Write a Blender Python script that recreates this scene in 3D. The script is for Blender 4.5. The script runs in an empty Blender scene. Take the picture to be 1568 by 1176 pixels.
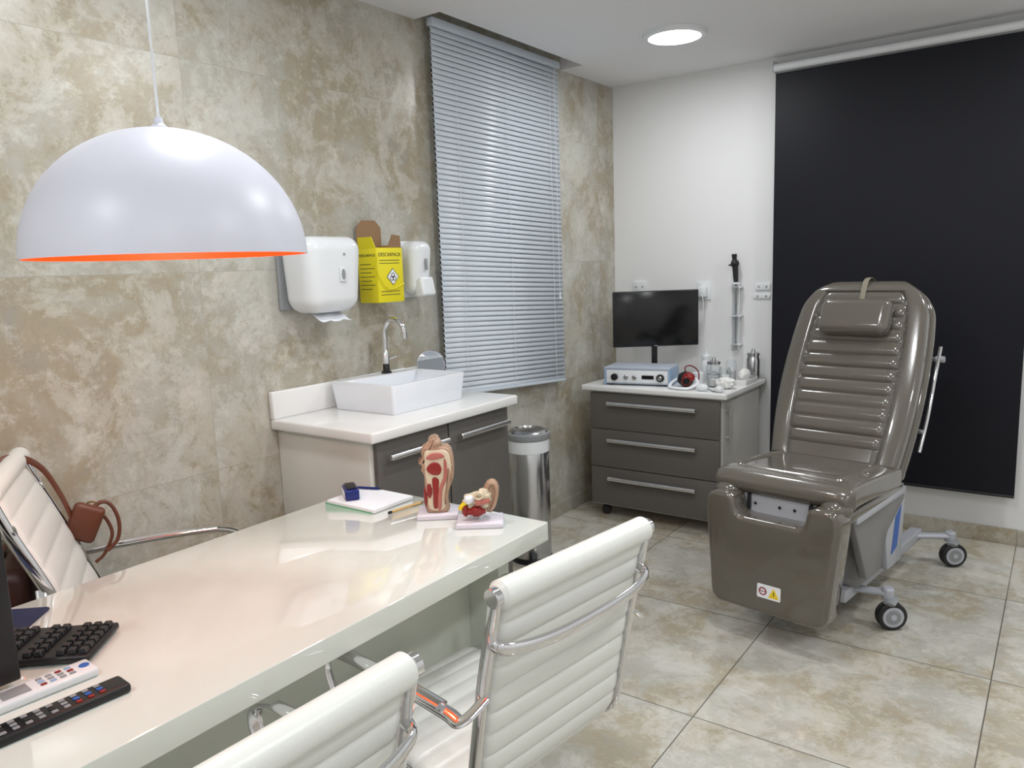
import bpy, bmesh, math, random
from mathutils import Vector, Matrix, Euler, noise
random.seed(4)
S=bpy.context.scene
S.view_settings.view_transform='Standard'
COL=S.collection
# ------------------------------------------------------------ materials
def mat(name,col,rough=.5,metal=0,spec=.5,emit=None,es=1,trans=0,ior=1.45,coat=0,bump=0,bscale=60,var=0):
    m=bpy.data.materials.new(name); m.use_nodes=True
    nt=m.node_tree; b=nt.nodes['Principled BSDF']
    b.inputs['Base Color'].default_value=(*col,1); b.inputs['Roughness'].default_value=rough
    b.inputs['Metallic'].default_value=metal; b.inputs['Specular IOR Level'].default_value=spec
    b.inputs['IOR'].default_value=ior; b.inputs['Transmission Weight'].default_value=trans
    b.inputs['Coat Weight'].default_value=coat
    if emit: b.inputs['Emission Color'].default_value=(*emit,1); b.inputs['Emission Strength'].default_value=es
    if bump or var:
        g=nt.nodes.new('ShaderNodeTexCoord'); n=nt.nodes.new('ShaderNodeTexNoise'); n.inputs['Scale'].default_value=bscale
        n.inputs['Detail'].default_value=4; nt.links.new(g.outputs['Object'],n.inputs['Vector'])
        if bump:
            bp=nt.nodes.new('ShaderNodeBump'); bp.inputs['Strength'].default_value=bump; bp.inputs['Distance'].default_value=.002
            nt.links.new(n.outputs['Fac'],bp.inputs['Height']); nt.links.new(bp.outputs['Normal'],b.inputs['Normal'])
        if var:
            r=nt.nodes.new('ShaderNodeMixRGB'); r.inputs[1].default_value=(*[c*(1-var) for c in col],1); r.inputs[2].default_value=(*[min(1,c*(1+var)) for c in col],1)
            nt.links.new(n.outputs['Fac'],r.inputs[0]); nt.links.new(r.outputs[0],b.inputs['Base Color'])
    return m
def stone(name,ax,pitch,off,dark,mid,light,rough,joint=(.25,.23,.2),jw=.002,sc=1.0,thr=.50,stretch=(1,1,1),pit=.5,rnd=9):
    m=bpy.data.materials.new(name); m.use_nodes=True; nt=m.node_tree; N=nt.nodes; L=nt.links
    b=N['Principled BSDF']; g=N.new('ShaderNodeNewGeometry'); sp=N.new('ShaderNodeSeparateXYZ'); L.new(g.outputs['Position'],sp.inputs[0])
    def M(op,a,bb=None,c=None):
        n=N.new('ShaderNodeMath'); n.operation=op
        for i,v in enumerate((a,bb,c)):
            if v is None: continue
            if isinstance(v,(int,float)): n.inputs[i].default_value=v
            else: L.new(v,n.inputs[i])
        return n.outputs[0]
    cells=[];js=[]
    for k in range(2):
        q=M('DIVIDE',M('SUBTRACT',sp.outputs[ax[k]],off[k]),pitch[k])
        cells.append(M('FLOOR',q)); d=M('MULTIPLY',M('ABSOLUTE',M('SUBTRACT',M('FRACT',M('ADD',q,.5)),.5)),pitch[k])
        js.append(M('LESS_THAN',d,jw))
    jm=M('MAXIMUM',js[0],js[1])
    cb=N.new('ShaderNodeCombineXYZ'); L.new(cells[0],cb.inputs[0]); L.new(cells[1],cb.inputs[1])
    wn=N.new('ShaderNodeTexWhiteNoise'); L.new(cb.outputs[0],wn.inputs['Vector'])
    vm=N.new('ShaderNodeVectorMath'); vm.operation='MULTIPLY_ADD'; L.new(wn.outputs['Color'],vm.inputs[0]); vm.inputs[1].default_value=(rnd,rnd,rnd)
    st=N.new('ShaderNodeVectorMath'); st.operation='MULTIPLY'; L.new(g.outputs['Position'],st.inputs[0]); st.inputs[1].default_value=stretch
    L.new(st.outputs[0],vm.inputs[2])
    def nz(scale,det,ro,dist):
        n=N.new('ShaderNodeTexNoise'); n.inputs['Scale'].default_value=scale*sc; n.inputs['Detail'].default_value=det
        n.inputs['Roughness'].default_value=ro; n.inputs['Distortion'].default_value=dist; L.new(vm.outputs[0],n.inputs['Vector']); return n.outputs['Fac']
    def ramp(f,st):
        r=N.new('ShaderNodeValToRGB'); L.new(f,r.inputs[0]); e=r.color_ramp.elements
        while len(e)<len(st): e.new(.5)
        for i,(p,c) in enumerate(st): e[i].position=p; e[i].color=(*c,1) if len(c)==3 else c
        return r.outputs[0]
    def mix(f,a,bb,t='MIX'):
        x=N.new('ShaderNodeMixRGB'); x.blend_type=t
        if isinstance(f,(int,float)): x.inputs[0].default_value=f
        else: L.new(f,x.inputs[0])
        for i,v in ((1,a),(2,bb)):
            if isinstance(v,tuple): x.inputs[i].default_value=(*v,1)
            else: L.new(v,x.inputs[i])
        return x.outputs[0]
    warm=tuple(a*b for a,b in zip(dark,(1.10,1.0,.84)))
    base=ramp(nz(2.0,10,.68,.4),[(.32,dark),(.44,warm),(.56,mid),(.70,tuple(min(1,c*1.15) for c in mid))])
    p1=ramp(nz(4.2,14,.74,.35),[(thr-.02,(0,0,0)),(thr+.015,(.6,.6,.6)),(thr+.10,(1,1,1))])
    col=mix(M('MULTIPLY',p1,.55),base,light)
    p2=ramp(nz(10,12,.82,.2),[(.52,(0,0,0)),(.60,(1,1,1))])
    col=mix(M('MULTIPLY',p2,.40),col,tuple(min(1,c*1.08) for c in light))
    v=ramp(nz(3.0,14,.74,.9),[(.488,(0,0,0)),(.499,(1,1,1)),(.510,(0,0,0))])
    col=mix(M('MULTIPLY',v,.26),col,tuple(c*.7 for c in warm))
    p3=ramp(nz(22,12,.85,.3),[(.38,(1,1,1)),(.46,(0,0,0))])
    col=mix(M('MULTIPLY',p3,pit),col,tuple(c*.8 for c in warm))
    col=mix(jm,col,joint)
    L.new(col,b.inputs['Base Color']); b.inputs['Roughness'].default_value=rough
    return m
white=mat('white_paint',(.80,.80,.80),.7,bump=.1,bscale=200,spec=.3)
ceilm=mat('ceiling_paint',(.82,.82,.84),.8)
tilew=stone('travertine_wall',(1,2),(1.4,.70),(-3.0,.82),(.335,.315,.265),(.43,.415,.36),(.63,.62,.565),.28,joint=(.37,.35,.30),jw=.0011,rnd=.25,pit=.55)
tilef=stone('travertine_floor',(0,1),(.79,.77),(1.50,-1.53),(.40,.385,.335),(.49,.475,.425),(.68,.665,.61),.07,joint=(.13,.12,.1),jw=.0020,sc=1.2,pit=.4)
skirt=stone('travertine_skirting',(0,2),(.79,5),(1.5,-1),(.30,.275,.22),(.42,.39,.33),(.55,.52,.46),.25,sc=1.5)
chrome=mat('chrome',(.78,.78,.80),.08,1); steel=mat('brushed_steel',(.55,.55,.56),.22,1); alum=mat('satin_aluminium',(.74,.74,.75),.25,1)
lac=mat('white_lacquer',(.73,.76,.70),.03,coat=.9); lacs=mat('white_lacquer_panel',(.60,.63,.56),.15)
wleath=mat('white_leather',(.76,.77,.73),.30,bump=.15,bscale=300)
taupe=mat('taupe_vinyl',(.118,.106,.089),.17,coat=.7,bump=.07,bscale=350)
taupeg=mat('taupe_shell',(.108,.096,.078),.10,coat=.9)
greyw=mat('light_grey_metal',(.46,.475,.52),.32); greyd=mat('mid_grey_cover',(.22,.22,.225),.3)
stonew=mat('white_quartz',(.80,.80,.79),.13); ceram=mat('white_ceramic',(.80,.83,.88),.05,coat=.6)
drk=mat('taupe_grey_laminate',(.118,.110,.101),.42); cream=mat('cream_laminate',(.66,.655,.61),.4)
plas=mat('white_plastic',(.78,.80,.82),.18); gplas=mat('grey_plastic',(.28,.29,.30),.35)
blk=mat('black_plastic',(.012,.012,.014),.35); blks=mat('black_screen',(.006,.006,.007),.18); rub=mat('black_rubber',(.02,.02,.02),.6)
navy=mat('blackout_fabric',(.0050,.0055,.010),.5,bump=.1,bscale=400,var=.15,spec=.3)
slatm=mat('blind_slat',(.64,.70,.77),.28); cordm=mat('cord',(.7,.72,.74),.6)
shade=mat('lamp_white',(.68,.69,.78),.38); orange=mat('lamp_orange',(.95,.11,.012),.4)
yel=mat('yellow_card',(.80,.69,.02),.45); card=mat('cardboard',(.27,.16,.085),.7); ink=mat('ink',(.05,.05,.04),.6)
red=mat('red_tissue',(.28,.02,.018),.28); flesh=mat('flesh_plastic',(.46,.30,.205),.32,var=.3,bscale=35); bone=mat('bone_plastic',(.70,.62,.46),.32,var=.15,bscale=50); pink=mat('pink_mucosa',(.48,.16,.13),.28)
lil=mat('base_plastic',(.74,.71,.79),.22); blue=mat('blue_plastic',(.01,.02,.16),.25); lblue=mat('pale_blue_plastic',(.28,.42,.60),.3)
paper=mat('paper',(.82,.84,.88),.7); green=mat('green_card',(.05,.35,.15),.5); brown=mat('brown_leather',(.13,.040,.020),.38,bump=.2)
brownd=mat('dark_brown_leather',(.045,.013,.009),.45,bump=.2); gold=mat('brass',(.7,.45,.15),.25,1); wood=mat('pencil_wood',(.6,.4,.15),.4)
glass=mat('clear_glass',(.95,.97,.98),.02,trans=1,ior=1.3); mirror=mat('mirror',(.62,.64,.66),.02,1); night=mat('night_glass',(.02,.025,.03),.05)
redp=mat('red_plastic',(.25,.012,.012),.3); navyp=mat('navy_pad',(.015,.02,.07),.6); cot=mat('cotton',(.80,.80,.77),.9)
glow=mat('led_panel',(1,1,1),.5,emit=(1,1,.99),es=6); bulbm=mat('bulb_glass',(1,1,1),.5,emit=(1,.6,.3),es=6)
yell2=mat('warning_yellow',(.9,.65,.02),.4); bluest=mat('blue_sticker',(.03,.12,.45),.4)
# ------------------------------------------------------------ geometry helpers
def empty(name,loc=(0,0,0),rz=0):
    o=bpy.data.objects.new(name,None); o.location=loc; o.rotation_euler=(0,0,math.radians(rz)); o.empty_display_size=.1; COL.objects.link(o); return o
def finish(name,bm,m,parent=None,smooth=True,ang=35):
    bmesh.ops.recalc_face_normals(bm,faces=bm.faces)
    me=bpy.data.meshes.new(name); bm.to_mesh(me); bm.free()
    for mm in (m if isinstance(m,(list,tuple)) else [m]): me.materials.append(mm)
    if smooth:
        for p in me.polygons: p.use_smooth=True
        me.set_sharp_from_angle(angle=math.radians(ang))
    o=bpy.data.objects.new(name,me); COL.objects.link(o)
    if parent: o.parent=parent
    return o
def addbox(bm,c,s,M=None,mi=0):
    r=bmesh.ops.create_cube(bm,size=1); vs=r['verts']
    for v in vs:
        v.co=Vector((c[0]+v.co.x*s[0],c[1]+v.co.y*s[1],c[2]+v.co.z*s[2]))
        if M: v.co=M@v.co
    return vs
def box(name,p,c,s,m,bev=.003,seg=2,fn=None,rot=None):
    bm=bmesh.new(); vs=addbox(bm,(0,0,0),s)
    if fn:
        for v in vs: fn(v.co)
    if bev: bmesh.ops.bevel(bm,geom=bm.edges[:],offset=bev,segments=seg,affect='EDGES',profile=.5)
    R=Matrix.Identity(4)
    if rot: R=Euler([math.radians(a) for a in rot]).to_matrix().to_4x4()
    for v in bm.verts: v.co=(R@v.co)+Vector(c)
    return finish(name,bm,m,p)
def b2(name,p,lo,hi,m,bev=.003,seg=2):
    return box(name,p,[(a+b)/2 for a,b in zip(lo,hi)],[b-a for a,b in zip(lo,hi)],m,bev,seg)
def lathe(name,p,prof,m,seg=40,c=(0,0,0),M=None):
    bm=bmesh.new(); rings=[]
    for r,z in prof:
        if r<1e-5: rings.append([bm.verts.new((0,0,z))])
        else: rings.append([bm.verts.new((r*math.cos(2*math.pi*i/seg),r*math.sin(2*math.pi*i/seg),z)) for i in range(seg)])
    for a,b in zip(rings,rings[1:]):
        for i in range(seg):
            j=(i+1)%seg
            try:
                if len(a)==1 and len(b)>1: bm.faces.new((a[0],b[i],b[j]))
                elif len(b)==1 and len(a)>1: bm.faces.new((a[i],a[j],b[0]))
                elif len(a)>1: bm.faces.new((a[i],a[j],b[j],b[i]))
            except ValueError: pass
    for v in bm.verts:
        if M: v.co=M@v.co
        v.co+=Vector(c)
    return finish(name,bm,m,p)
def cyl(name,p,a,b,r,m,r2=None,seg=28,bev=.0015):
    a=Vector(a);b=Vector(b);d=b-a;h=d.length; r2=r if r2 is None else r2; e=min(bev,r*.4,h*.3)
    M=d.to_track_quat('Z','Y').to_matrix()
    return lathe(name,p,[(0,0),(r-e,0),(r,e),(r2,h-e),(r2-e,h),(0,h)],m,seg,a,M)
def smoothp(P,n=8,closed=False):
    P=[Vector(p) for p in P]; out=[]
    N=len(P); rng=range(N if closed else N-1)
    for i in rng:
        if closed: a,b,c,d=P[i-1],P[i],P[(i+1)%N],P[(i+2)%N]
        else: a=P[max(i-1,0)];b=P[i];c=P[i+1];d=P[min(i+2,N-1)]
        for k in range(n):
            t=k/n; out.append(.5*((2*b)+(c-a)*t+(2*a-5*b+4*c-d)*t*t+(-a+3*b-3*c+d)*t**3))
    if not closed: out.append(P[-1])
    return out
def sweep(name,p,P,r,m,rb=None,ref=None,n=8,seg=12,closed=False,raw=False,rfn=None):
    P=[Vector(q) for q in P] if raw else smoothp(P,n,closed)
    rb=rb or r; bm=bmesh.new(); rings=[]; N=len(P); prev=None
    for i,q in enumerate(P):
        t=(P[(i+1)%N]-P[i-1]) if closed else (P[min(i+1,N-1)]-P[max(i-1,0)])
        t.normalize()
        if ref: nn=Vector(ref)
        elif prev is None: nn=Vector((0,0,1)) if abs(t.z)<.9 else Vector((1,0,0))
        else: nn=prev
        nn=nn-t*nn.dot(t)
        if nn.length<1e-4: nn=prev or Vector((1,0,0))
        nn.normalize(); prev=nn; bb=t.cross(nn)
        k=rfn(i/(N-1)) if rfn else 1
        rings.append([bm.verts.new(q+nn*math.cos(2*math.pi*j/seg)*r*k+bb*math.sin(2*math.pi*j/seg)*rb*k) for j in range(seg)])
    pr=list(zip(rings,rings[1:]))+([(rings[-1],rings[0])] if closed else [])
    for a,b in pr:
        for j in range(seg): bm.faces.new((a[j],a[(j+1)%seg],b[(j+1)%seg],b[j]))
    if not closed: bm.faces.new(rings[0]); bm.faces.new(rings[-1])
    return finish(name,bm,m,p,ang=50)
def padded(name,p,path,wf,hf,m,nx=28,p_=5,n=10):
    P=smoothp([(0,y,z) for y,z in path],n); L=[0]
    for a,b in zip(P,P[1:]): L.append(L[-1]+(b-a).length)
    bm=bmesh.new(); rings=[]
    for i,q in enumerate(P):
        s=L[i]/L[-1]; t=(P[min(i+1,len(P)-1)]-P[max(i-1,0)]).normalized(); nn=Vector((0,-t.z,t.y))
        w=wf(s); ring=[]
        for side in (1,-1):
            for k in range(nx):
                xn=math.sin(math.pi*(k/nx-.5))*side
                e=max(0,1-abs(xn)**p_)**(1/p_)
                ring.append(bm.verts.new(q+Vector((xn*w,0,0))+nn*side*e*hf(s,xn,side)))
        rings.append(ring)
    for a,b in zip(rings,rings[1:]):
        for j in range(len(a)): bm.faces.new((a[j],a[(j+1)%len(a)],b[(j+1)%len(a)],b[j]))
    bm.faces.new(rings[0]); bm.faces.new(rings[-1])
    return finish(name,bm,m,p,ang=60)
def poly(name,p,pts,thick,m,bev=.003,seg=2,M=None):
    bm=bmesh.new(); f=bm.faces.new([bm.verts.new((x,-thick/2,z)) for x,z in pts])
    r=bmesh.ops.extrude_face_region(bm,geom=[f])
    for v in r['geom']:
        if isinstance(v,bmesh.types.BMVert): v.co.y=thick/2
    if bev: bmesh.ops.bevel(bm,geom=bm.edges[:],offset=bev,segments=seg,affect='EDGES',profile=.5)
    if M:
        for v in bm.verts: v.co=M@v.co
    return finish(name,bm,m,p)
def blob(name,p,c,s,m,amp=.12,fr=3,seed=0):
    bm=bmesh.new(); bmesh.ops.create_icosphere(bm,subdivisions=4,radius=1)
    for v in bm.verts:
        k=1+amp*noise.noise(v.co*fr+Vector((seed*7.3,0,0)))
        v.co=Vector((v.co.x*s[0]*k,v.co.y*s[1]*k,v.co.z*s[2]*k))+Vector(c)
    return finish(name,bm,m,p,ang=180)
def rrect(w,h,r,n=5,cx=0,cz=0):
    o=[]
    for sx,sz,a0 in ((1,1,0),(-1,1,90),(-1,-1,180),(1,-1,270)):
        for k in range(n+1):
            a=math.radians(a0+90*k/n); o.append((cx+sx*(w/2-r)+r*math.cos(a),cz+sz*(h/2-r)+r*math.sin(a)))
    return o
def text(name,p,s,size,m,loc,rot):
    c=bpy.data.curves.new(name,'FONT'); c.body=s; c.size=size; c.extrude=.0003; c.align_x='CENTER'
    o=bpy.data.objects.new(name,c); COL.objects.link(o); o.parent=p; o.location=loc; o.rotation_euler=[math.radians(a) for a in rot]; c.materials.append(m); return o
RZ=lambda a:Matrix.Rotation(math.radians(a),4,'Z')
T=lambda *a:Matrix.Translation(a)
# ------------------------------------------------------------ room
H=2.60; XR=3.7; YF=-5.7
def multibox(name,lst,m):
    bm=bmesh.new()
    for lo,hi in lst: addbox(bm,[(a+b)/2 for a,b in zip(lo,hi)],[b-a for a,b in zip(lo,hi)])
    return finish(name,bm,m,None,smooth=False)
multibox('floor',[((-.15,YF-.15,-.1),(XR+.15,.15,0))],tilef)
multibox('ceiling',[((.15,YF-.15,H),(XR+.15,.15,H+.1)),((-.15,YF-.15,H),(.15,-1.84,H+.1)),((-.15,-.62,H),(.15,.15,H+.1)),((-.15,-1.9,2.72),(.25,-.55,2.82))],ceilm)
wy0,wy1,wz0,wz1=-1.74,-.79,.98,2.5
multibox('wall_left',[((-.15,YF-.15,0),(0,wy0,2.75)),((-.15,wy1,0),(0,.15,2.75)),((-.15,wy0,0),(0,wy1,wz0)),((-.15,wy0,wz1),(0,wy1,2.75))],tilew)
multibox('wall_back',[((0,0,0),(XR+.15,.15,2.75))],white)
multibox('wall_right',[((XR,YF-.15,0),(XR+.15,0,2.75))],white)
multibox('wall_front',[((0,YF-.15,0),(XR,YF,2.75))],white)
b2('baseboard_back',None,(0.012,-.012,0),(XR,0,.085),skirt,.002)
b2('baseboard_left',None,(0,YF,0),(.012,0,.085),tilew,.002)
w=empty('window_1',(-.08,0,0))
b2('pane',w,(-.01,wy0+.02,wz0+.02),(.01,wy1-.02,wz1-.02),night,0)
for a,b,c,d in ((wy0,wy0+.05,wz0,wz1),(wy1-.05,wy1,wz0,wz1),(wy0,wy1,wz0,wz0+.05),(wy0,wy1,wz1-.05,wz1),((wy0+wy1)/2-.025,(wy0+wy1)/2+.025,wz0,wz1)):
    b2('frame',w,(-.03,a,c),(.03,b,d),alum,.003)
# venetian blind
vb=empty('venetian_blind',(.05,-1.265,0))
bm=bmesh.new(); hw=.53; n=68; ztop=2.56
for i in range(n):
    f=i/(n-1)
    zl=ztop-f*(ztop-.925); zr=ztop-f*(ztop-.855)
    rows=[]
    for k in range(5):
        a=(k/4-.5); off=.029*a; tl=math.radians(73)
        dx=math.cos(tl)*off; dz=-math.sin(tl)*off; bow=.0035*(1-4*a*a)
        rows.append((bm.verts.new((dx+bow*.9,-hw,zl+dz+bow*.3)),bm.verts.new((dx+bow*.9,hw,zr+dz+bow*.3))))
    for r0,r1 in zip(rows,rows[1:]): bm.faces.new((r0[0],r0[1],r1[1],r1[0]))
so=finish('slats',bm,slatm,vb); sm=so.modifiers.new('t','SOLIDIFY'); sm.thickness=.0006
b2('headrail',vb,(-.018,-hw,2.575),(.018,hw,2.61),slatm,.003)
poly('bottom_rail',vb,[(-hw,.897),(hw,.828),(hw,.843),(-hw,.912)],.02,slatm,.003,M=RZ(90))
for y in (-.38,0.02,.42):
    cyl('ladder_cord',vb,(.016,y,.86),(.016,y,2.58),.0012,cordm,seg=6)
cyl('pull_cord',vb,(.03,.455,1.35),(.025,.455,2.58),.0014,cordm,seg=6); cyl('pull_cord_tassel',vb,(.03,.455,1.31),(.03,.455,1.35),.006,plas,r2=.003)
# blackout roller blind
rb=empty('blackout_roller_blind',(1.66,-.07,0))
b2('fabric',rb,(-.61,-.001,.275),(.61,.001,2.50),navy,0)
cyl('roller_tube',rb,(-.62,0.0,2.53),(.64,0.0,2.53),.020,plas); cyl('bottom_bar',rb,(-.61,0,.272),(.61,0,.272),.008,blk)
for x in (-.63,.65): box('bracket',rb,(x,.03,2.545),(.006,.08,.06),plas,.001)
cyl('chain_weight',rb,(.625,.01,.93),(.625,.01,1.2),.004,blk,seg=8); cyl('chain',rb,(.625,.01,1.2),(.625,.01,2.5),.0012,plas,seg=6)
# down lights
def dl(x,y,power):
    e=empty('ceiling_downlight',(x,y,H))
    lathe('housing',e,[(.125,-.004),(.128,-.02),(.15,-.018),(.155,-.001),(.155,0),(.125,0)],plas,48)
    lathe('diffuser',e,[(0,-.019),(.126,-.019),(.126,-.012),(0,-.012)],glow,48)
    l=bpy.data.lights.new('downlight_lamp','AREA'); l.shape='DISK'; l.size=.25; l.energy=power; l.color=(.965,.985,1)
    lo=bpy.data.objects.new('downlight_lamp',l); lo.location=(0,0,-.024); lo.parent=e; COL.objects.link(lo)
for x,y,pw in ((.79,-.83,9),(2.75,-1.0,13),(1.65,-2.35,14),(.75,-3.35,10),(2.9,-3.1,13),(1.2,-5.1,12),(2.9,-4.9,12)): dl(x,y,pw)
# ------------------------------------------------------------ pendant lamp
pl=empty('pendant_lamp',(.917,-3.640,1.545)); R=.272; Hh=.256
prof=[(R*math.cos(a),Hh*math.sin(a)) for a in [math.radians(90*i/28) for i in range(28)]]+[(.0,Hh)]
lathe('shade_outer',pl,[(R-.003,0)]+prof,shade,96)
lathe('shade_inner',pl,[(R-.003,0)]+[((R-.004)*math.cos(a),(Hh-.006)*math.sin(a)) for a in [math.radians(90*i/28) for i in range(29)]],orange,96)
lathe('cap',pl,[(0,Hh-.004),(.016,Hh-.004),(.016,Hh+.004),(.009,Hh+.010),(.007,Hh+.022),(0,Hh+.023)],shade,24)
cyl('cord',pl,(0,0,Hh+.018),(0,0,H-1.545-.02),.003,plas,seg=10); lathe('canopy',pl,[(0,1.03),(.045,1.03),(.05,1.055),(0,1.055)],plas)
cyl('socket',pl,(0,0,.20),(0,0,Hh-.003),.02,plas); lathe('bulb',pl,[(0,.10),(.02,.104),(.032,.125),(.03,.15),(.016,.18),(.014,.2),(0,.2)],bulbm,24)
l=bpy.data.lights.new('bulb_light','POINT'); l.energy=3.0; l.color=(1,.74,.46); l.shadow_soft_size=.04; lo=bpy.data.objects.new('bulb_light',l); lo.location=(0,0,.06); lo.parent=pl; COL.objects.link(lo)
# ------------------------------------------------------------ desk
dk=empty('office_desk',(0,0,0)); DX0,DX1,DY0,DY1,DZ=.537,1.267,-4.85,-2.788,.78
b2('top',dk,(DX0,DY0,DZ-.055),(DX1,DY1,DZ),lac,.003,3)
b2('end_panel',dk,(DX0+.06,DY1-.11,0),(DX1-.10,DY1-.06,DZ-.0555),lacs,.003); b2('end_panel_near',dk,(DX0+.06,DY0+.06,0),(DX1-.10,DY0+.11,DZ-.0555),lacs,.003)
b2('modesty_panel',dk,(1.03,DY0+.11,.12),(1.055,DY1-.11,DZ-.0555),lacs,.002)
# ------------------------------------------------------------ chairs
def castor(p,x,y,r=.028,ang=0,hub=None,rm=rub,th=.02,stem=.03):
    M=RZ(ang); q=M@Vector((.012,0,0)); 
    for s in (-1,1):
        d=M@Vector((0,s*th*.9,0)); d0=M@Vector((0,s*th*.2,0)); c=Vector((x,y,r))+q
        cyl('wheel',p,c+d0,c+d,r,rm,bev=.004); cyl('hub',p,c+d,c+d*1.12,r*.55,hub or rm,bev=.001)
    cyl('castor_stem',p,(x,y,r*1.2),(x,y,2*r+stem),.007,steel)
    box('castor_hood',p,(x+q.x*.5,y+q.y*.5,r*1.9),(r*1.1,r*.9,r*.5),hub or rm,.005,rot=(0,0,ang))
def office_chair(name,loc,rz,top=.95,armz=.70,armlen=.36,lean=0,brz=.845,nr=19,rd=.009):
    e=empty(name,loc,rz); k=top-.95
    path=[(-.44,.455),(-.41,.475),(-.3,.480),(-.15,.470),(-.04,.462),(.02,.485),(.045,.54),(.06+lean*.3,.62+k*.2),(.085+lean*.6,.75+k*.5),(.115+lean*.9,.88+k*.8),(.128+lean,.925+k)]
    def cr(s): return abs(math.sin(s*math.pi*nr))**.35
    padded('sling_seat_and_back',e,path,lambda s:.213,lambda s,x,sd:.016-rd+rd*cr(s)*(1 if abs(x)<.97 else .6),wleath,n=26,p_=12,nx=14)
    yt=.128+lean; zt=.935+k
    cyl('top_roll',e,(-.225,yt,zt),(.225,yt,zt),.027,wleath,bev=.008); cyl('front_roll',e,(-.222,-.445,.452),(.222,-.445,.452),.02,wleath,bev=.006)
    for s in (-1,1):
        x=.228*s
        P=[(x,-.455,.448)]+[(x,y,z-.004) for y,z in path[1:-1]]+[(x,yt,zt)]
        sweep('side_rail',e,P,.008,chrome,rb=.015,ref=(1,0,0),n=8)
        cyl('rail_cap',e,(x-.006*s,yt,zt),(x+.012*s,yt,zt),.018,chrome)
        a=.272*s; ya=.095+lean*.55
        sweep('armrest',e,[(x,ya,.735+k*.5),(a,ya-.02,armz+.0),(a,.03,armz),(a,-.12,armz+.004),(a,-armlen+.06,armz),(a,-armlen,armz-.035),(a,-armlen+.02,armz-.10),(a,-armlen+.09,armz-.17),(x+.01*s,-.17,.475),(x,-.12,.462)],.005,chrome,rb=.014,n=8)
        sweep('arm_pad',e,[(a,.02,armz+.010),(a,-.12,armz+.012),(a,-armlen+.07,armz+.008)],.006,chrome,rb=.015,n=6)
    yb=.105+lean*.8
    sweep('back_brace',e,[(-.228,yb,brz+k),(-.21,yb+.035,brz+k-.01),(-.1,yb+.055,brz+k-.018),(.1,yb+.055,brz+k-.018),(.21,yb+.035,brz+k-.01),(.228,yb,brz+k)],.014,chrome,rb=.008)
    sweep('seat_brace',e,[(-.228,-.10,.455),(-.2,-.10,.425),(0,-.10,.405),(.2,-.10,.425),(.228,-.10,.455)],.010,chrome)
    sweep('seat_brace_front',e,[(-.228,-.32,.462),(-.2,-.32,.43),(0,-.32,.41),(.2,-.32,.43),(.228,-.32,.462)],.010,chrome)
    box('mechanism',e,(0,-.21,.40),(.12,.26,.035),blk,.008); cyl('gas_column',e,(0,-.21,.10),(0,-.21,.39),.025,chrome); cyl('column_lower',e,(0,-.21,.07),(0,-.21,.22),.033,steel)
    for i in range(5):
        a=math.radians(72*i+18); dx,dy=math.cos(a),math.sin(a)
        sweep('base_leg',e,[(dx*.02,-.21+dy*.02,.11),(dx*.15,-.21+dy*.15,.095),(dx*.28,-.21+dy*.28,.075)],.013,chrome,rb=.016,n=4)
        castor(e,dx*.275,-.21+dy*.275,ang=72*i+60,stem=.01)
    return e
office_chair('visitor_chair',(1.56,-3.30,0),-98)
office_chair('visitor_chair.001',(1.555,-4.02,0),-92)
CH=(.365,-3.55,0); CR=150
office_chair('executive_chair',CH,CR,top=1.035,lean=.11,nr=15,armlen=.33,rd=.007)
# handbag hung on the wall side of the chair back  (local +x = wall side)
hb=empty('handbag',CH,CR)
box('body',hb,(-.06,.225,.70),(.30,.08,.24),brownd,.03,4,fn=lambda v:setattr(v,'x',v.x*(.85 if v.z>0 else 1)))
box('flap',hb,(-.02,.272,.74),(.24,.014,.15),brown,.006)
sweep('strap',hb,[(-.05,.22,.80),(.05,.285,.95),(.10,.265,1.03),(.14,.22,1.028),(.19,.185,.985),(.219,.16,.92),(.222,.14,.86),(.222,.13,.82)],.004,brown,rb=.011)
box('side_pouch',hb,(.225,.10,.80),(.035,.085,.11),brown,.014,4,rot=(25,0,0))
sweep('handle',hb,[(.235,.09,.83),(.246,.050,.850),(.250,.025,.83),(.250,.012,.78),(.245,.02,.73),(.24,.05,.70)],.0055,brown,rb=.008)
sweep('handle.001',hb,[(.24,.10,.79),(.25,.06,.81),(.254,.04,.78),(.25,.035,.74),(.245,.06,.69),(.24,.085,.67)],.005,brown)
lathe('ring',hb,[(.012,-.002),(.016,-.002),(.016,.002),(.012,.002),(.012,-.002)],gold,20,c=(.25,.08,.84),M=Matrix.Rotation(1.57,3,'Y')); b2('buckle',hb,(.243,.06,.80),(.248,.10,.812),gold,.001)
# ------------------------------------------------------------ vanity + sink
va=empty('sink_vanity_cabinet',(0,0,0)); VZ=.96
b2('carcass',va,(.002,-2.735,.09),(.495,-1.935,VZ-.04),cream,.002); b2('plinth',va,(.02,-2.71,0),(.44,-1.96,.09),drk,.001)
for a,b in ((-2.715,-2.337),(-2.329,-1.945)):
    b2('door',va,(.496,a,.10),(.515,b,VZ-.05),drk,.0015)
    cyl('handle_bar',va,(.545,a+.035,VZ-.105),(.545,b-.03,VZ-.105),.0115,alum)
    for y in (a+.06,b-.055): cyl('handle_post',va,(.512,y,VZ-.105),(.545,y,VZ-.105),.005,alum,seg=12)
b2('countertop',va,(.001,-2.765,VZ-.04),(.548,-1.91,VZ),stonew,.008,3); b2('backsplash',va,(.001,-2.765,VZ-.001),(.025,-1.91,VZ+.105),stonew,.006,3)
sk=empty('vessel_sink',(.225,-2.29,VZ))
bm=bmesh.new(); 
def ringv(w,d,r,z): return [bm.verts.new((x,y,z)) for x,y in rrect(w,d,r,4)]
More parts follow.
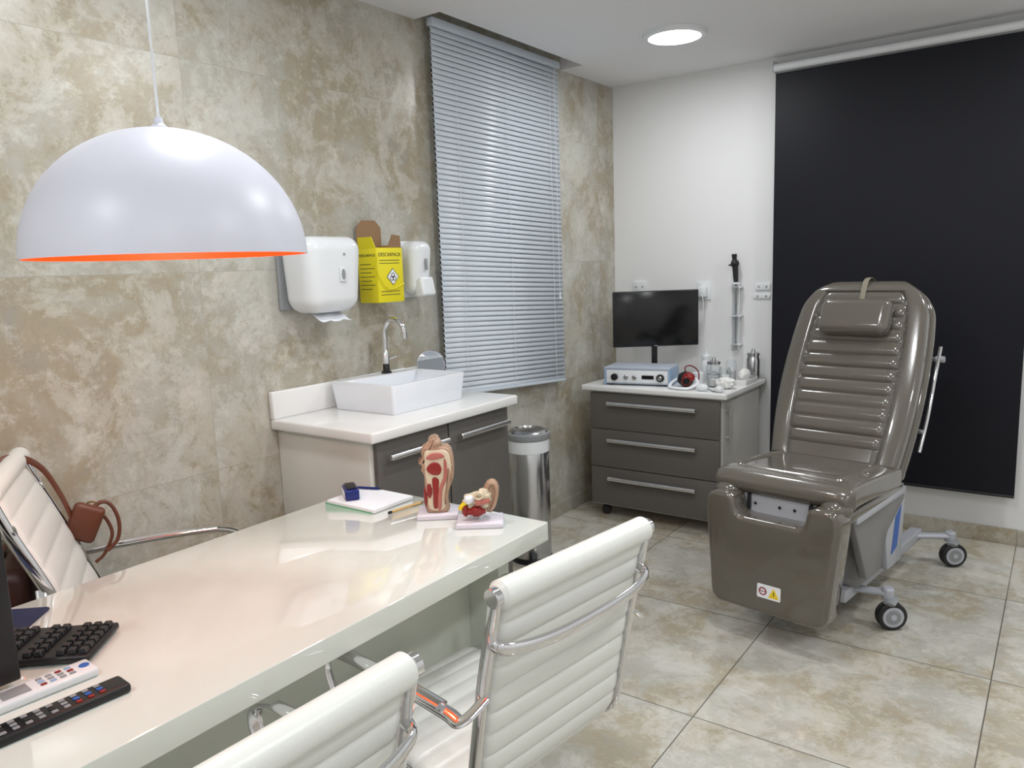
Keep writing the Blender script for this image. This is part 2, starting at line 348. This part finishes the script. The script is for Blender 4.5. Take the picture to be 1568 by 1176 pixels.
R_=[ringv(.325,.405,.012,0.001),ringv(.35,.43,.015,.110),ringv(.346,.426,.013,.114),ringv(.334,.414,.01,.114),ringv(.33,.41,.01,.108),ringv(.30,.38,.02,.03),ringv(.22,.3,.03,.018)]
bm.faces.new(R_[0])
for a,b in zip(R_,R_[1:]):
    for j in range(len(a)): bm.faces.new((a[j],a[(j+1)%len(a)],b[(j+1)%len(a)],b[j]))
bm.faces.new(R_[-1]); finish('basin',bm,ceram,sk)
b2('tap_deck',sk,(-.168,-.20,.03),(-.09,.20,.1135),ceram,.004); lathe('drain',sk,[(0,.024),(.02,.024),(.022,.0185),(0,.0185)],chrome,24)
fa=empty('basin_faucet',(.100,-2.235,VZ+.114))
lathe('base',fa,[(0,0),(.022,0),(.022,.005),(.015,.010),(.014,.035),(.012,.04),(0,.04)],blk,28)
sweep('gooseneck_spout',fa,[(0,0,.03),(0,0,.14),(.002,0,.185),(.03,.0,.222),(.075,0,.225),(.108,0,.195),(.114,0,.165)],.0105,chrome)
cyl('aerator',fa,(.114,0,.15),(.114,0,.175),.012,chrome); sweep('lever',fa,[(0,0,.055),(.005,.03,.062),(.01,.055,.068)],.005,chrome); lathe('body',fa,[(0,.04),(.016,.04),(.016,.085),(.011,.095),(0,.095)],chrome)
mi=empty('cosmetic_mirror',(.115,-1.968,VZ))
lathe('foot',mi,[(0,0),(.042,0),(.040,.006),(.008,.012),(0,.012)],chrome); cyl('stem',mi,(0,0,.01),(0,0,.06),.005,chrome)
MM=(Matrix.Rotation(math.radians(-62),3,'Z')@Matrix.Rotation(math.radians(95),3,'Y'))
lathe('mirror_disc',mi,[(0,-.003),(.060,-.003),(.060,.004),(0,.004)],mirror,48,c=(0,0,.118),M=MM)
lathe('rim',mi,[(.059,-.006),(.065,-.005),(.067,0),(.065,.006),(.059,.006),(.059,-.006)],chrome,48,c=(0,0,.118),M=MM)
# dispensers (origin on wall)
pt=empty('paper_towel_dispenser',(0,-2.555,1.345))
def shp(v):
    if v.z<0: v.y*=.86; v.x*=.86 if v.x>0 else 1
box('back_plate',pt,(.010,0,.150),(.018,.262,.262),gplas,.008,3)
box('cover',pt,(.113,0,.150),(.19,.285,.285),plas,.058,9,fn=shp)
lathe('viewing_slot',pt,[(0,0),(.009,0),(.009,.002),(0,.002)],gplas,24,c=(.2065,0.02,.15),M=Matrix.Rotation(1.57,3,'Y')@Matrix.Diagonal((2.2,1,1)))
box('window_bezel',pt,(.2045,.02,.15),(.004,.03,.055),plas,.0015); lathe('lock',pt,[(0,0),(.005,0),(.005,.002),(0,.002)],gplas,16,c=(.205,0.03,.225),M=Matrix.Rotation(1.57,3,'Y'))
bm=bmesh.new(); g=[]
for i in range(7):
    g.append([bm.verts.new((.10+.09*i/6,(-.075+.15*j/6)*(1-.02*i),.012-.035*math.sin(i/6*1.5)+.004*math.sin(j*2+i))) for j in range(7)])
for i in range(6):
    for j in range(6): bm.faces.new((g[i][j],g[i][j+1],g[i+1][j+1],g[i+1][j]))
finish('paper_sheet',bm,paper,pt)
sd=empty('soap_dispenser',(0,-1.975,1.375))
def shp2(v):
    if v.z<0: v.y*=.88
    if v.z<0 and v.x>0: v.x*=.6
box('back_plate',sd,(.008,0,.13),(.016,.12,.25),plas,.006)
box('body',sd,(.066,0,.135),(.115,.13,.235),plas,.045,8,fn=shp2); box('push_lever',sd,(.105,0,.05),(.055,.085,.085),plas,.012,4,rot=(0,-12,0))
box('level_window',sd,(.122,0,.15),(.006,.014,.05),gplas,.002)
# sharps box
sh=empty('sharps_disposal_box',(.072,-2.205,1.372))
b2('carton',sh,(-.055,-.075,0),(.055,.075,.225),yel,.001)
b2('wall_bracket',sh,(-.072,-.05,.02),(-.0552,.05,.18),steel,.001)
b2('lid_fold',sh,(-.05,.0,.2255),(.05,.07,.235),card,.001)
poly('rear_flap',sh,[(-.055,.0),(.055,0),(.055,.085),(.03,.115),(-.03,.115),(-.055,.085)],.003,card,0,M=T(-.03,-.03,.225)@RZ(70))
poly('rear_flap_yellow',sh,[(-.05,0),(.05,0),(.04,.045),(-.04,.045)],.003,yel,0,M=T(.0,-.074,.225)@Matrix.Rotation(.25,4,'X'))
poly('side_flap',sh,[(-.04,0),(.04,0),(.035,.05),(-.01,.055)],.003,card,0,M=T(.045,.04,.225)@RZ(90))
M1=Matrix.Rotation(math.radians(90),4,'Z')
text('title_front',sh,'DESCARPACK',.021,ink,(.0556,0,.190),(90,0,90)); text('title_side',sh,'DESCARPACK',.0155,ink,(0,-.0756,.190),(90,0,0))
poly('biohazard_diamond',sh,[(0,-.036),(.036,0),(0,.036),(-.036,0)],.001,ink,0,M=T(.0556,.012,.105)@M1); poly('biohazard_field',sh,[(0,-.032),(.032,0),(0,.032),(-.032,0)],.001,paper,0,M=T(.0561,.012,.105)@M1)
for a in (90,210,330):
    lathe('biohazard_ring',sh,[(.0075,-.0004),(.0105,-.0004),(.0105,.0004),(.0075,.0004),(.0075,-.0004)],ink,20,c=(.0568,.012+.0085*math.cos(math.radians(a)),.103+.0085*math.sin(math.radians(a))),M=Matrix.Rotation(1.5708,3,'Y'))
for i in range(7):
    b2('text_line',sh,(-.045,-.0758,.055+i*.017),(.02+.02*(i%2),-.0751,.0575+i*.017),ink,0)
for i in range(2): b2('text_line_front',sh,(.0551,-.06,.03+i*.014),(.0558,.05,.0325+i*.014),ink,0)
for i in range(2): b2('text_line_top',sh,(.0551,-.06,.160+i*.012),(.0558,.055,.1625+i*.012),ink,0)
sweep('carry_strap',sh,[(.057,-.07,.20),(.062,-.078,.12),(.066,-.02,.055),(.06,.073,.075)],.0025,yel,n=8,seg=8)
# bin
tb=empty('pedal_bin',(.245,-1.41,0))
lathe('body',tb,[(0,.012),(.100,.012),(.104,.02),(.104,.60),(.101,.605),(0,.605)],steel,56); lathe('base_ring',tb,[(0,0),(.106,0),(.108,.02),(.104,.03),(0,.03)],blk,48)
lathe('bag_cuff',tb,[(.1045,.575),(.107,.577),(.108,.635),(.104,.64),(.1045,.575)],plas,56)
lathe('lid_rim',tb,[(0,.640),(.110,.640),(.113,.645),(.112,.670),(.104,.675),(0,.675)],gplas,56)
lathe('lid',tb,[(.104,.6755),(.098,.682),(.08,.687),(.078,.682),(.04,.685),(0,.686)],steel,56)
b2('pedal',tb,(.06,-.15,.008),(.12,-.075,.025),blk,.006); box('hinge',tb,(-.10,.02,.64),(.03,.06,.05),blk,.008)
# ------------------------------------------------------------ drawer cabinet
dc=empty('drawer_cabinet',(0,0,0)); CZ=.80
b2('carcass',dc,(.17,-.63,.075),(.965,-.03,CZ-.03),cream,.002)
b2('side_panel',dc,(.9655,-.628,.077),(.972,-.035,CZ-.035),mat('warm_grey_panel',(.50,.49,.46),.4),.001)
zs=[.085,.315,.545,.762]
for a,b in zip(zs,zs[1:]):
    b2('drawer_front',dc,(.172,-.650,a),(.963,-.631,b-.006),drk,.0015)
    z=b-.062; cyl('handle_bar',dc,(.30,-.684,z),(.84,-.684,z),.013,alum)
    for x in (.34,.79): cyl('handle_post',dc,(x,-.648,z),(x,-.682,z),.005,alum,seg=12)
b2('countertop',dc,(.13,-.68,CZ-.03),(1.01,-.02,CZ),stonew,.006,3)
cyl('side_handle',dc,(.995,-.58,.52),(.995,-.58,.72),.008,alum)
for z in (.55,.70): cyl('side_handle_post',dc,(.97,-.58,z),(.995,-.58,z),.004,alum,seg=10)
for x in (.22,.92):
    for y in (-.58,-.10): castor(dc,x,y,r=.027,ang=20,stem=.02)
# monitor
mo=empty('computer_monitor',(.415,-.27,CZ),36)
b2('screen_housing',mo,(-.258,-.012,.195),(.258,.014,.530),blk,.006); b2('display',mo,(-.252,-.0135,.205),(.252,-.0115,.524),blks,.0005)
box('rear_bulge',mo,(0,.03,.34),(.22,.035,.16),blk,.012); box('neck',mo,(0,.042,.16),(.035,.014,.30),blk,.004)
poly('foot',mo,[(-.12,-.10),(-.10,-.10),(-.015,.03),(.015,.03),(.10,-.10),(.12,-.10),(.03,.06),(-.03,.06)],.010,blk,.002,M=T(0,.02,.0075)@Matrix.Rotation(math.radians(-90),4,'X')@Matrix.Diagonal((1,1,-1,1)))
b2('lower_bezel_mark',mo,(-.01,-.0142,.198),(.01,-.0135,.202),steel,0)
# light source device
en=empty('endoscopy_light_source',(.45,-.49,CZ),10)
pgrey=mat('panel_grey',(.45,.50,.58),.4)
b2('case',en,(-.21,-.10,.008),(.17,.10,.102),pgrey,.006,3); b2('blue_rim',en,(-.213,-.103,.093),(.173,.103,.107),pgrey,.004); b2('front_panel',en,(-.20,-.104,.018),(.16,-.1005,.088),plas,.001)
for x in (-.21,.17): b2('side_rim',en,(x-.004,-.104,.0),(x+.004,.10,.10),lblue,.002)
for x,r in ((-.15,.02),(-.08,.013),(-.03,.013),(.12,.022)): cyl('knob',en,(x,-.104,.05),(x,-.122,.05),r,blk if r>.015 else steel)
b2('display_strip',en,(.01,-.1055,.04),(.08,-.104,.062),blks,0); cyl('port',en,(.12,-.122,.05),(.12,-.130,.05),.012,steel)
for i,(x,y) in enumerate(((-.18,-.08),(.14,-.08),(-.18,.08),(.14,.08))): cyl('foot',en,(x,y,0),(x,y,.01),.01,rub)
# handpiece
hp=empty('examination_headlight',(.715,-.52,CZ))
blob('lens_housing',hp,(0,0,.045),(.045,.045,.044),blk,.1,2,1); blob('red_shell',hp,(.03,-.03,.06),(.035,.03,.028),redp,.1,2,2); cyl('lens',hp,(.025,-.05,.045),(.035,-.075,.045),.026,redp); cyl('lens_glass',hp,(.035,-.075,.045),(.037,-.079,.045),.02,blks)
sweep('headband',hp,[(-.045,.01,.05),(-.065,-.04,.03),(-.055,-.09,.012),(0,-.115,.012),(.06,-.10,.012),(.08,-.03,.03),(.05,.02,.05)],.004,plas,rb=.011)
sweep('cable',hp,[(.0,.03,.06),(-.03,.06,.10),(-.0,.08,.11),(.05,.06,.08),(.07,.0,.02),(.05,-.04,.006)],.004,mat('dark_red_cable',(.16,.01,.01),.4))
def jar(name,x,y,r,h,m,inner=None,lid=None):
    e=empty(name,(x,y,CZ))
    lathe('glass',e,[(0,0),(r*.95,0),(r,.004),(r,h*.85),(r*.85,h*.93),(r*.85,h),(r*.8,h),(r*.8,h*.92),(r*.93,h*.84),(r*.93,.006),(0,.005)],m,32)
    if inner: lathe('contents',e,[(0,.007),(r*.88,.007),(r*.9,h*.5),(r*.4,h*.6),(0,h*.58)],inner,24)
    if lid: lathe('lid',e,[(0,h),(r*.95,h),(r*.95,h+.015),(r*.3,h+.022),(r*.2,h+.04),(0,h+.042)],lid,28)
jar('glass_cotton_jar',.80,-.32,.040,.11,glass,cot,steel); jar('glass_beaker',.885,-.37,.035,.10,glass,cot); jar('glass_beaker.001',.85,-.45,.034,.08,glass,cot)
jar('steel_canister',.955,-.10,.038,.14,steel,None,steel); jar('white_bottle',.72,-.23,.03,.13,plas,None,plas); jar('glass_beaker.002',.86,-.20,.03,.12,glass,cot); jar('white_cup',.72,-.35,.035,.07,plas)
cg=empty('gauze_pack',(.935,-.49,CZ)); blob('gauze',cg,(0,0,.031),(.050,.045,.032),cot,.3,3,5); 
tr=empty('instrument_tray',(.958,-.26,CZ)); b2('tray_base',tr,(-.035,-.10,0),(.045,.10,.006),stonew,.002); b2('tray_wall',tr,(.040,-.10,.005),(.045,.10,.03),stonew,.001); b2('tray_wall.001',tr,(-.035,-.10,.005),(.04,-.095,.03),stonew,.001); blob('cotton_roll',tr,(.0,.0,.045),(.03,.06,.038),cot,.1,2,4)
wb=empty('blood_pressure_bulb',(.85,-.62,CZ)); blob('bulb',wb,(0,0,.02),(.035,.02,.02),plas,.05,2,3); sweep('tube',wb,[(.03,0,.015),(.05,.01,.006),(.07,-.01,.006),(.09,-.01,.006)],.004,gplas); blob('grip',wb,(.10,-.01,.018),(.025,.02,.018),plas,.2,2,8)
# wall endoscope holder
eh=empty('endoscope_wall_holder',(.830,0,.96))
cyl('clear_tube',eh,(0,-.05,0),(0,-.05,.40),.022,glass); 
for z in (.03,.2,.37): b2('clip',eh,(-.03,-.06,z),(.03,0,z+.012),plas,.003)
cyl('insertion_tube',eh,(0,-.05,.01),(0,-.05,.42),.005,gplas)
cyl('scope_grip',eh,(0,-.05,.405),(-.006,-.05,.50),.013,blk,r2=.018); blob('scope_head',eh,(-.008,-.05,.515),(.024,.022,.026),blk,.15,2,2); cyl('eyepiece',eh,(-.01,-.05,.53),(-.012,-.05,.57),.012,blk,r2=.016); cyl('lever',eh,(-.015,-.05,.50),(-.045,-.05,.508),.005,blk)
lathe('rim',eh,[(.02,.395),(.03,.395),(.03,.405),(.02,.405),(.02,.395)],plas,24,c=(0,-.05,0))
def plate(name,x,z,w,h,plug=False):
    e=empty(name,(x,0,z)); box('plate',e,(0,-.005,0),(w,.010,h),plas,.003)
    if plug: box('adapter',e,(.0,-.03,-.005),(.05,.045,.06),plas,.006); sweep('cord',e,[(0,-.05,-.02),(.01,-.05,-.06),(0,-.03,-.20),(-.03,-.02,-.3)],.003,plas)
    else:
        for s in (-1,1): cyl('button',e,(s*w*.25,-.010,0),(s*w*.25,-.012,0),.006,gplas,seg=16)
plate('wall_outlet',.18,1.345,.09,.07); plate('wall_outlet.001',.616,1.315,.085,.11,True); plate('wall_switch_plate',.975,1.335,.09,.04); plate('wall_switch_plate.001',.97,1.28,.10,.028)
# ------------------------------------------------------------ exam chair
ex=empty('medical_examination_chair',(1.64,-1.15,0),-8.6)
path=[(.02,.60),(.05,.66),(.095,.76),(.17,.92),(.25,1.08),(.33,1.24),(.375,1.33),(.39,1.360),(.398,1.372)]
def wB(s):
    w=.262+.03*math.sin(min(1,s/.9)*math.pi)**.8
    if s>.80: w*=max(.02,1-((s-.80)/.2)**2.8*.42)
    return w
def hB(s,x,sd):
    h=.052
    if s<.03: h*=.6+.4*s/.03
    if s>.93: h*=max(.25,1-((s-.93)/.07)**2*.75)
    if sd>0:
        ax=abs(x)
        if ax<.68 and .10<s<.93: h-=.015*(1-abs(math.sin((s-.10)/.83*math.pi*12))**.35)
        h-=.014*math.exp(-((ax-.70)/.025)**2)*(1 if s<.93 else 0)
    return h
padded('backrest_cushion',ex,path,wB,hB,taupe,nx=64,n=30,p_=7)
padded('backrest_shell',ex,[(y+.045,z-.018) for y,z in path],lambda s:wB(s)+.012,lambda s,x,sd:.035 if s<.95 else .02,taupeg,nx=24,p_=6)
box('headrest_pillow',ex,(0.0,.235,1.230),(.30,.085,.165),taupe,.038,8,rot=(-26,0,0)); 
sweep('headrest_strap',ex,[(0,.255,1.285),(0,.288,1.285),(0,.318,1.335),(0,.345,1.380),(0,.385,1.395),(0,.44,1.378),(0,.475,1.30)],.012,mat('strap_beige',(.22,.20,.15),.5),rb=.003,ref=(1,0,0))
def hs(s,x,sd):
    h=.052
    if s<.10: h*=(1-(1-s/.10)**2.5*.75)
    if sd>0 :
        h+=.010*math.exp(-((abs(x)-.74)/.03)**2)*(1 if s>.18 else 0)
        h-=.012*math.exp(-((s-.16)/.012)**2)*(1 if abs(x)<.72 else 0)
    return h
padded('seat_cushion',ex,[(-.49,.592),(-.46,.610),(-.40,.618),(-.25,.612),(-.1,.598),(.04,.59)],lambda s:.278*(1 if s>.08 else .9+.1*(s/.08)**.5),hs,taupe,nx=64,n=16,p_=6)
for s in (-1,1): blob('seat_corner_pad',ex,(s*.215,-.465,.575),(.058,.055,.045),taupe,.0,1)
b2('seat_shell',ex,(-.262,-.45,.515),(.262,.12,.56),taupeg,.015,4)
pts=[(-.235,.16),(-.20,.135),(.20,.135),(.235,.16),(.268,.52),(.262,.575),(.235,.592),(.165,.592),(.145,.575),(.135,.52),(.115,.505),(-.115,.505),(-.135,.52),(-.145,.575),(-.165,.592),(-.235,.592),(-.262,.575),(-.268,.52)]
poly('legrest_shell',ex,pts,.13,taupeg,.022,6,M=T(0,-.525,0)@Matrix.Rotation(math.radians(-2),4,'X'))
b2('legrest_metal_plate',ex,(-.17,-.47,.47),(.17,-.455,.575),greyw,.003)
for x in (-.10,.0,.06): cyl('plate_screw',ex,(x,-.47,.54),(x,-.475,.54),.006,blk,seg=12)
for x in (-.125,.125): box('plate_bracket',ex,(x,-.475,.545),(.012,.02,.06),blk,.002)
poly('label',ex,rrect(.095,.055,.006),.001,paper,0,M=T(.015,-.5845,.235)@Matrix.Rotation(math.radians(-2),4,'X'))
poly('label_triangle',ex,[(.0,-.020),(.044,-.020),(.022,.020)],.001,yell2,0,M=T(.013,-.5855,.235)); lathe('label_prohibit',ex,[(.0115,-.0003),(.016,-.0003),(.016,.0003),(.0115,.0003),(.0115,-.0003)],redp,24,c=(-.009,-.5857,.235),M=Matrix.Rotation(1.57,3,'X')); b2('label_prohibit_bar',ex,(-.021,-.586,.2335),(.003,-.5855,.2365),redp,0)
b2('label_mark',ex,(.034,-.5868,.225),(.037,-.5862,.242),ink,0)
# lift mechanism & base
b2('lift_housing',ex,(-.20,-.18,.16),(.20,.26,.50),greyd,.02,4)
SC=[(-.36,.50),(.20,.53),(.22,.46),(.02,.36),(-.05,.22),(-.2,.22),(-.30,.40)]
for q in (-1,1): poly('side_cover',ex,SC,.03,greyd,.006,3,M=T(q*.225,0,0)@RZ(90))
b2('side_rail_channel',ex,(.245,-.38,.50),(.262,.16,.53),greyw,.004)
poly('column_cover',ex,[(.10,.16),(.26,.16),(.30,.48),(.16,.50),(.05,.35)],.03,greyw,.006,3,M=T(.205,0,0)@RZ(90))
poly('blue_sticker',ex,[(.13,.22),(.20,.24),(.24,.42),(.17,.38)],.001,bluest,0,M=T(.2212,0,0)@RZ(90))
for s in (-1,1):
    b2('base_beam',ex,(s*.14-.028,-.22,.105),(s*.14+.028,.74,.16),greyw,.008,3)
    for y,yy in ((-.12,-.09),(.66,.76)):
        sweep('castor_arm',ex,[(s*.12,y,.135),(s*.2,(y+yy)/2,.138),(s*.285,yy,.142)],.014,greyw,rb=.024,ref=(0,0,1),n=5)
        lathe('castor_socket',ex,[(0,.118),(.024,.118),(.024,.158),(.018,.166),(0,.166)],greyw,24,c=(s*.285,yy,0))
        cx,cy=s*.285+.02,yy-.015; CM=T(cx,cy,.058)@RZ(-48)
        for q in (-1,1):
            cyl('castor_tyre',ex,CM@Vector((q*.004,0,0)),CM@Vector((q*.022,0,0)),.058,rub,bev=.006); cyl('castor_disc',ex,CM@Vector((q*.022,0,0)),CM@Vector((q*.0245,0,0)),.042,greyw); cyl('castor_disc_inner',ex,CM@Vector((q*.0245,0,0)),CM@Vector((q*.0255,0,0)),.030,gplas); cyl('castor_axle',ex,CM@Vector((q*.0255,0,0)),CM@Vector((q*.028,0,0)),.012,greyw)
        sweep('castor_fork',ex,[(s*.285,yy,.128),(cx,cy+.01,.126),(cx,cy-.03,.114)],.008,gplas,rb=.024,ref=(0,0,1),n=4)
for y in (-.16,.6): b2('cross_beam',ex,(-.13,y-.03,.11),(.13,y+.03,.155),greyw,.006)
for s in (-1,1): sweep('backrest_arm',ex,[(s*.21,.10,.48),(s*.24,.16,.60),(s*.245,.24,.75),(s*.245,.33,.95)],.014,greyd,rb=.03,ref=(1,0,0))
sweep('side_accessory_rail',ex,[(.305,.16,.68),(.315,.215,.82),(.315,.29,.98),(.312,.36,1.10)],.007,chrome)
for y,z in ((.185,.76),(.33,1.05)): cyl('rail_bracket',ex,(.26,y+.03,z),(.312,y,z),.009,gplas); 
cyl('lock_knob',ex,(.30,.34,1.05),(.335,.34,1.05),.014,gplas)
# ------------------------------------------------------------ desk items
Z=DZ
pp=empty('notepad',(.67,-2.905,Z),0)
b2('sheets',pp,(-.105,-.085,.001),(.105,.085,.012),paper,.001); b2('back_cover',pp,(-.112,-.087,0),(.095,.07,.002),green,0)
stp=empty('self_inking_stamp',(.61,-2.93,Z+.012),-35)
b2('case',stp,(-.046,-.022,0),(.046,.022,.034),blue,.006,3); b2('window',stp,(-.03,-.0235,.008),(.03,-.022,.026),paper,.0005); b2('top_grip',stp,(-.034,-.016,.034),(.034,.016,.040),blk,.003)
pe=empty('ballpoint_pen',(.585,-2.845,Z+.012),20); cyl('barrel',pe,(-.05,0,.005),(.05,0,.005),.004,blue,seg=12); cyl('tip',pe,(.05,0,.005),(.062,0,.005),.0038,blk,r2=.001,seg=12)
p2=empty('pencil',(.826,-2.895,Z),83.5)
cyl('barrel',p2,(-.065,0,.005),(.05,0,.005),.0045,wood,seg=8); cyl('tip',p2,(.05,0,.005),(.068,0,.0045),.0042,card,r2=.0008,seg=8); cyl('eraser',p2,(-.078,0,.005),(-.065,0,.005),.0045,blk,seg=10)
# throat / head section model
m1=empty('anatomical_throat_model',(.952,-2.90,Z),38)
b2('base_plate',m1,(-.060,-.048,0),(.060,.048,.016),lil,.004,3)
out=[(-.028,.016),(.030,.016),(.031,.05),(.038,.085),(.050,.115),(.053,.145),(.052,.175),(.046,.200),(.034,.212),(.016,.214),(.010,.228),(.004,.240),(-.012,.238),(-.020,.222),(-.034,.212),(-.040,.195),(-.036,.180),(-.046,.168),(-.040,.158),(-.042,.145),(-.034,.128),(-.034,.10),(-.029,.06)]
op=[(v.x,v.z) for v in smoothp([Vector((x,0,z)) for x,z in out],4,True)]
poly('section_body',m1,op,.056,flesh,.010,4)
def sec(name,pts,y,th,m,bev=.003):
    q=[(v.x,v.z) for v in smoothp([Vector((x,0,z)) for x,z in pts],4,True)]
    poly(name,m1,q,th,m,bev,3,M=T(0,y,0))
sec('cut_face',[(-.022,.03),(.022,.03),(.028,.08),(.042,.12),(.045,.17),(.034,.202),(.0,.204),(-.028,.200),(-.030,.16),(-.030,.13),(-.024,.09)],-.0285,.006,bone)
sec('nasal_cavity',[(-.026,.182),(-.010,.196),(.018,.196),(.028,.184),(.010,.178),(-.012,.176)],-.032,.006,pink)
sec('tongue',[(-.026,.150),(-.010,.168),(.010,.166),(.018,.148),(.010,.132),(-.012,.134)],-.033,.008,red)
sec('pharynx',[(.026,.178),(.034,.165),(.032,.12),(.018,.085),(.012,.03),(.002,.03),(.006,.085),(.022,.125)],-.032,.006,pink)
sec('larynx_cavity',[(-.010,.122),(.008,.118),(.006,.085),(.002,.035),(-.010,.035),(-.010,.08)],-.032,.005,red)
sec('spine',[(.036,.15),(.043,.14),(.040,.10),(.030,.06),(.024,.04),(.020,.06),(.028,.10)],-.031,.005,flesh)
blob('thyroid',m1,(-.020,-.030,.085),(.008,.008,.022),red,.2,4,7); blob('neck_muscle',m1,(-.03,.0,.06),(.010,.024,.04),red,.2,5,9)
blob('skull_top',m1,(.004,-.012,.222),(.016,.020,.016),flesh,.25,4,8)
# ear model
m2=empty('anatomical_ear_model',(1.108,-2.897,Z),36)
b2('base_plate',m2,(-.066,-.048,0),(.066,.048,.016),lil,.004,3); cyl('post',m2,(0,0,.015),(0,0,.04),.008,plas)
blob('temporal_bone',m2,(-.002,.005,.062),(.046,.028,.030),bone,.35,2.5,2)
pin=[(.018,.045),(.030,.035),(.042,.05),(.054,.08),(.056,.11),(.044,.128),(.026,.126),(.014,.108),(.012,.09),(.010,.07)]
q=[(v.x,v.z) for v in smoothp([Vector((x,0,z)) for x,z in pin],4,True)]; poly('auricle',m2,q,.026,flesh,.008,4)
sweep('helix',m2,[(.020,-.014,.10),(.030,-.016,.120),(.046,-.016,.116),(.050,-.016,.09),(.042,-.016,.06),(.032,-.015,.045)],.005,flesh,seg=8)
blob('middle_ear_bone',m2,(.012,-.016,.085),(.022,.014,.022),bone,.35,3,9)
cyl('ear_canal',m2,(.030,-.022,.075),(-.01,-.030,.070),.008,pink,r2=.010); blob('cochlea',m2,(-.028,-.022,.078),(.014,.013,.012),paper,.3,4,6); blob('muscle_tissue',m2,(-.008,-.024,.045),(.024,.014,.013),red,.4,4,7)
sweep('semicircular_canal',m2,[(-.012,-.030,.088),(.0,-.034,.100),(.012,-.034,.092),(.0,-.034,.082)],.0035,bone,closed=True,seg=8); sweep('auditory_nerve',m2,[(-.035,-.02,.07),(-.048,-.02,.062),(-.055,-.018,.05)],.006,yell2,seg=8); blob('jugular',m2,(-.04,-.014,.045),(.010,.010,.018),red,.2,3,3)
# near end things
md=empty('mouse_pad',(.60,-3.965,Z),41); poly('pad',md,rrect(.20,.17,.012),.003,navyp,0,M=T(0,0,.0016)@Matrix.Rotation(1.5708,4,'X'))
kb=empty('computer_keyboard',(.745,-4.005,Z+.0035),41)
b2('case',kb,(-.22,-.072,0),(.22,.072,.014),blk,.005,3)
bm=bmesh.new()
for r in range(6):
    for c in range(21):
        if c in (14,17): continue
        vs=addbox(bm,(-.205+c*.0205,-.055+r*.0215,.019),(.0165,.0175,.009))
        for v in vs:
            if v.co.z>.019: v.co.x+=(-.205+c*.0205-v.co.x)*.2; v.co.y+=(-.055+r*.0215-v.co.y)*.2
bmesh.ops.bevel(bm,geom=bm.edges[:],offset=.001,segments=1,affect='EDGES'); finish('keys',bm,mat('keycap_black',(.02,.02,.022),.4),kb)
def remote(name,x,y,L,W,m,rz):
    e=empty(name,(x,y,Z),rz); b2('shell',e,(-L/2,-W/2,0),(L/2,W/2,.018),m,.006,3)
    return e
r1=remote('air_conditioner_remote',.985,-4.01,.175,.058,plas,86)
b2('lcd',r1,(-.065,-.018,.0178),(-.02,.018,.0188),gplas,.0004)
for i in range(4):
    for j in range(3): b2('button',r1,(-.005+i*.016,-.017+j*.013,.0178),(.005+i*.016,-.009+j*.013,.0198),[redp,lblue,gplas,gplas][(i+j)%4],.001)
cyl('power_button',r1,(.072,0,.017),(.072,0,.0195),.009,bluest)
r2=remote('television_remote',1.095,-4.04,.24,.050,blk,86)
for i in range(10):
    for j in range(3): b2('button',r2,(-.10+i*.019,-.018+j*.0135,.0178),(-.09+i*.019,-.009+j*.0135,.0198),[gplas,rub][(i*j)%2] if i<7 else [redp,bluest,gplas][j],.001)
dm=empty('desktop_monitor',(.920,-4.290,Z))
b2('housing',dm,(-.012,-.27,.012),(.012,.27,.34),blk,.005); b2('display',dm,(-.0135,-.262,.02),(-.0115,.262,.33),blks,0); box('stand',dm,(.0,0,.006),(.07,.20,.012),blk,.004); box('rear',dm,(.02,0,.17),(.02,.2,.14),blk,.006)
# ------------------------------------------------------------ world/camera
wd=bpy.data.worlds.new('world'); S.world=wd; wd.use_nodes=True; wd.node_tree.nodes['Background'].inputs[0].default_value=(.02,.025,.035,1)
th=math.radians(8.66); ro=math.radians(2.0); az=math.radians(36)
fh=Vector((-math.sin(az),math.cos(az),0)); rh=Vector((math.cos(az),math.sin(az),0)); z=Vector((0,0,1))
fwd=math.cos(th)*fh-math.sin(th)*z; dn=-math.sin(th)*fh-math.cos(th)*z
r=math.cos(ro)*rh+math.sin(ro)*dn; d=-math.sin(ro)*rh+math.cos(ro)*dn
cam=bpy.data.cameras.new('camera'); cam.sensor_width=36; cam.lens=27; cam.clip_start=.02
co=bpy.data.objects.new('camera',cam); COL.objects.link(co)
up=-d; M=Matrix((( r.x,up.x,-fwd.x,2.43),(r.y,up.y,-fwd.y,-4.54),(r.z,up.z,-fwd.z,1.5),(0,0,0,1)))
co.matrix_world=M; S.camera=co
